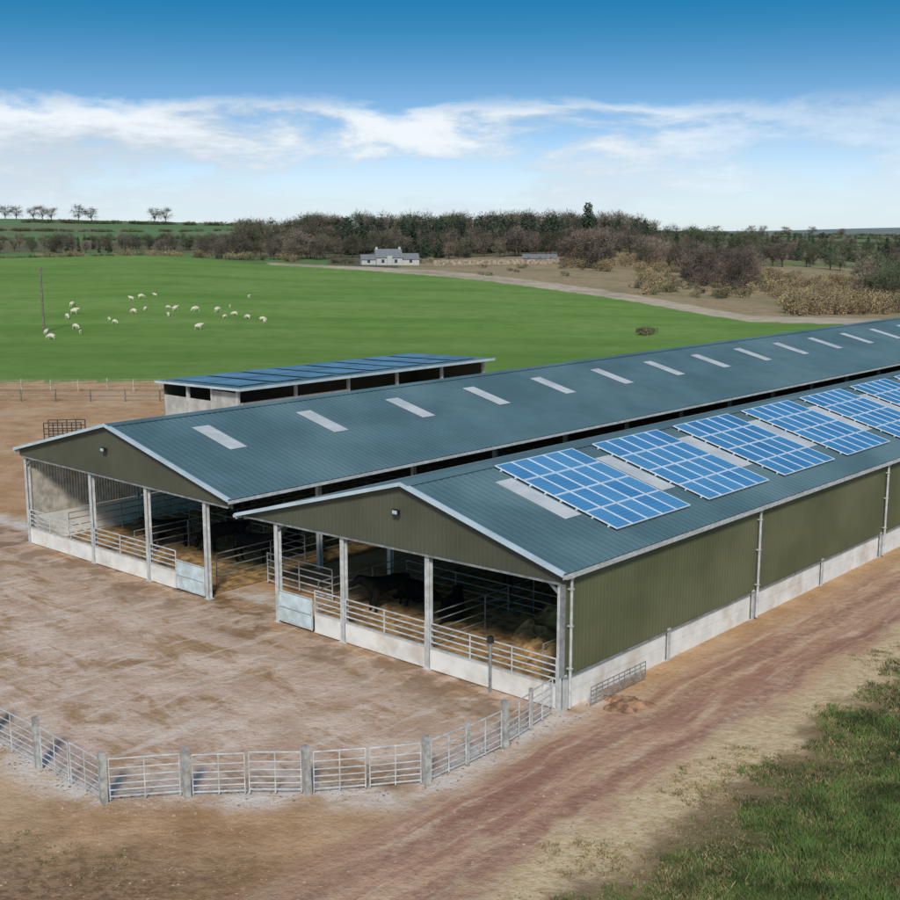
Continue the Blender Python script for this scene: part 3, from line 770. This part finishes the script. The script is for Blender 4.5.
mb.obj('walls_and_roof',[white,slate,glass],E)
hx,hy=32,440
E=empty('stone_outbuilding',(hx,hy,gz(hx,hy)),-.05)
mb=MB(); house(mb,-6,6,-3,3,1.8,1.3,False); mb.obj('walls_and_roof',[stone,slate,glass],E)
E=empty('garden_wall')
mb=MB()
pts=[(-6,428),(8,431),(22,434),(38,436),(50,430)]
for p,q in zip(pts,pts[1:]): mb.beam((*p,gz(*p)+.6),(*q,gz(*q)+.6),.5,2.2,0)
mb.obj('stone_courses',[stone],E)
# ------------------------------------------------------------ grass verge
grA=mat('grass_blades',(.11,.175,.042),.85,var=.35,scale=.8); grB=mat('dry_grass',(.32,.25,.12),.85,var=.25,scale=1.)
def grass(seed,n,w,dry,h=.3):
    r=np.random.default_rng(seed); cen=r.uniform(-w/2,w/2,(n//14+1,2)); k_=r.integers(0,len(cen),n)
    p=cen[k_]+r.normal(0,.09,(n,2)); a=r.uniform(0,6.28,n); hh_=r.uniform(.35,1,n)*h; wd=r.uniform(.010,.022,n)
    ln=r.normal(0,.6,(n,2))*hh_[:,None]
    v=np.zeros((n,3,3)); v[:,0,:2]=p-np.stack([np.cos(a),np.sin(a)],1)*wd[:,None]; v[:,1,:2]=p+np.stack([np.cos(a),np.sin(a)],1)*wd[:,None]
    v[:,2,:2]=p+ln; v[:,2,2]=hh_
    me=bpy.data.meshes.new('grass'); me.from_pydata(v.reshape(-1,3).tolist(),[],np.arange(n*3).reshape(-1,3).tolist())
    me.materials.append(grA); me.materials.append(grB)
    me.polygons.foreach_set('material_index',(r.random(n)<dry).astype(int).tolist()); me.update(); return me
GA=[grass(i,2300,1.8,.08,.22) for i in range(4)]; GM=[grass(20+i,1500,1.8,.4,.15) for i in range(3)]; GD=[grass(10+i,420,1.9,.75,.10) for i in range(3)]
Gv=Mass()
t_=-16.
while t_<34:
    v_=-6.0
    while v_>-19:
        e_=v_+random.uniform(-1.3,1.3)
        if not(e_>-7.0 and random.random()<.5):
            p=W(t_+random.uniform(-.5,.5),v_+random.uniform(-.5,.5))
            Gv.add(random.choice(GD if e_>-7.8 else (GM if e_>-9.2 or random.random()<.2 else GA)),p,random.uniform(0,6.28),random.uniform(.75,1.15))
        v_-=1.2
    t_+=1.2
for (a,b_) in((-9.5,27.6),(-8.3,27.0),(-10.8,28.2)):
    Gv.add(random.choice(GD),(a,b_,0),random.uniform(0,6),.6)
Gv.build('grass_verge')
# ------------------------------------------------------------ stones, heaps
stoneS=mat('loose_stones',(.40,.30,.20),.95,var=.35,scale=2)
mb=MB()
def pebble(x_,y_,s_):
    k=len(mb.v); 
    for q in ((1,0,0),(0,1,0),(-1,0,0),(0,-1,0),(0,0,1)):
        mb.v.append((x_+q[0]*s_*random.uniform(.6,1.2),y_+q[1]*s_*random.uniform(.6,1.2),q[2]*s_*random.uniform(.3,.6)))
    for f_ in((0,1,4),(1,2,4),(2,3,4),(3,0,4)): mb.f.append(tuple(k+i for i in f_)); mb.mi.append(0)
for _ in range(3800):
    r=random.random()
    if r<.35: p=W(random.uniform(-12,60),-random.gauss(6.0,.8))
    elif r<.55: p=W(random.uniform(0,60),-abs(random.gauss(.3,.5))-.3)
    else:
        p=(random.uniform(-14,12),random.uniform(25,31))
    pebble(p[0],p[1],random.choice([.015,.02,.03,.03,.045]))
for _ in range(1200):
    i=random.randrange(len(P)-1); f_=random.random(); a=P[i];b_=P[i+1]
    pebble(a[0]+(b_[0]-a[0])*f_+random.gauss(0,.35),a[1]+(b_[1]-a[1])*f_+random.gauss(-.1,.35),random.choice([.02,.03,.04,.06]))
mb.obj('gravel',[stoneS])
mudM=mat('mud',(.36,.20,.115),.95,0,.3,3,.9,10)
def heap(name,cx_,cy_,w,h,mt,seed):
    r=np.random.default_rng(seed); mb=MB(); n=26; g={}
    ph=r.uniform(0,6,6)
    for i in range(n+1):
        for j in range(n+1):
            x_=(i/n-.5)*2;y_=(j/n-.5)*2; an=math.atan2(y_,x_); rad=.72+.14*math.sin(3*an+ph[4])+.1*math.sin(5*an+ph[5])
            q=max(0,1-(x_*x_+y_*y_)/rad**2)
            g[i,j]=(x_*w,y_*w,q**1.2*h*(.7+.25*math.sin(4*x_+ph[0])*math.sin(5*y_+ph[1])+.25*math.sin(11*x_+ph[2])*math.sin(9*y_+ph[3]))+.3*min(q*4,1)*h*r.random()-.012)
    for i in range(n):
        for j in range(n):
            if max(g[i,j][2],g[i+1,j][2],g[i+1,j+1][2],g[i,j+1][2])>-.011: mb.quad(g[i,j],g[i+1,j],g[i+1,j+1],g[i,j+1])
    mb.obj(name,[mt],None,(cx_,cy_,0))
p=W(1.8,-1.3); heap('mud_heap',p[0],p[1],1.1,.16,mudM,1)
p=W(3.6,2.6); heap('straw_heap',p[0],p[1],2.4,.7,straw,3)
p=W(6.5,4.2); heap('straw_heap',p[0],p[1],2.8,1.1,straw,4)
p=W(8.5,22.6); heap('straw_heap',p[0],p[1],2.4,.9,straw,5)
# ------------------------------------------------------------ world, sun, camera
toSun=Vector((-.02,-.80,.60)).normalized()
el=math.asin(toSun.z); azs=math.atan2(toSun.x,toSun.y)
w=bpy.data.worlds.new('World'); S.world=w; w.use_nodes=True
t=NT(w.node_tree); bg=w.node_tree.nodes['Background']
gen=t.new('ShaderNodeTexCoord').outputs['Generated']; sx,sy,sz=t.sep(gen)
zz=t.m('ADD',t.m('MULTIPLY',t.m('MAXIMUM',sz,0.0),2.2),.02)
nv=t.new('ShaderNodeVectorMath',operation='NORMALIZE'); t.l.new(t.comb(sx,sy,zz),nv.inputs[0])
sky=t.new('ShaderNodeTexSky',sky_type='NISHITA'); sky.sun_disc=False; sky.sun_elevation=el; sky.sun_rotation=azs
sky.air_density=1.0; sky.dust_density=.8; sky.ozone_density=2.5
t.l.new(nv.outputs[0],sky.inputs[0])
tint=t.m('MULTIPLY',t.sm(sz,.04,.19),t.sm(sz,.55,.25))
sk=t.mix(tint,sky.outputs[0],t.mix(1.0,sky.outputs[0],(.07,.62,.76),'MULTIPLY'))
cn=t.noise(t.comb(sx,sy,t.m('MULTIPLY',sz,3.4)),7.5,7,.62,.25); cn2=t.noise(t.comb(sx,sy,t.m('MULTIPLY',sz,4.0)),2.6,2,.5)
szn=t.m('ADD',sz,t.m('MULTIPLY',t.m('SUBTRACT',cn,.5),.06))
band=t.m('MULTIPLY',t.sm(sz,.0,.03,.5,1.0),t.sm(szn,.106,.090))
azm=t.sm(sx,.26,.10,.45,1.0)
cov=t.m('ADD',t.m('MULTIPLY',cn,.75),t.m('MULTIPLY',cn2,.30))
cov=t.m('ADD',cov,t.sm(sz,.03,.075,0,.06))
cm=t.m('MULTIPLY',t.m('MULTIPLY',t.sm(cov,.45,.60),band),azm)
shade=t.m('ADD',t.m('MULTIPLY',t.m('SUBTRACT',cn,.5),1.3),t.sm(sz,.03,.09,0,.16))
ccol=t.mix(t.sm(shade,-.04,.28),(4.3,4.9,5.5),(6.9,7.2,7.4))
fin=t.mix(t.m('MULTIPLY',cm,.9),sk,ccol)
fin=t.mix(t.sm(sz,.08,.0,0,.75),fin,(5.2,6.0,6.6))
t.l.new(fin,bg.inputs[0]); bg.inputs[1].default_value=.135
sd=bpy.data.lights.new('sun','SUN'); sd.energy=2.8; sd.angle=math.radians(9); sd.color=(1,.95,.86)
so=bpy.data.objects.new('sun',sd); COL.objects.link(so); so.rotation_euler=toSun.to_track_quat('Z','Y').to_euler()
cd=bpy.data.cameras.new('camera'); cd.sensor_width=36; cd.lens=48.8; cd.clip_end=30000; cd.clip_start=.5
co=bpy.data.objects.new('camera',cd); COL.objects.link(co); co.location=(0,0,H); co.rotation_euler=(math.radians(90-10.18),0,0)
S.camera=co
S.view_settings.view_transform='Standard'
try: S.view_settings.look='None'
except: pass
S.view_settings.exposure=0
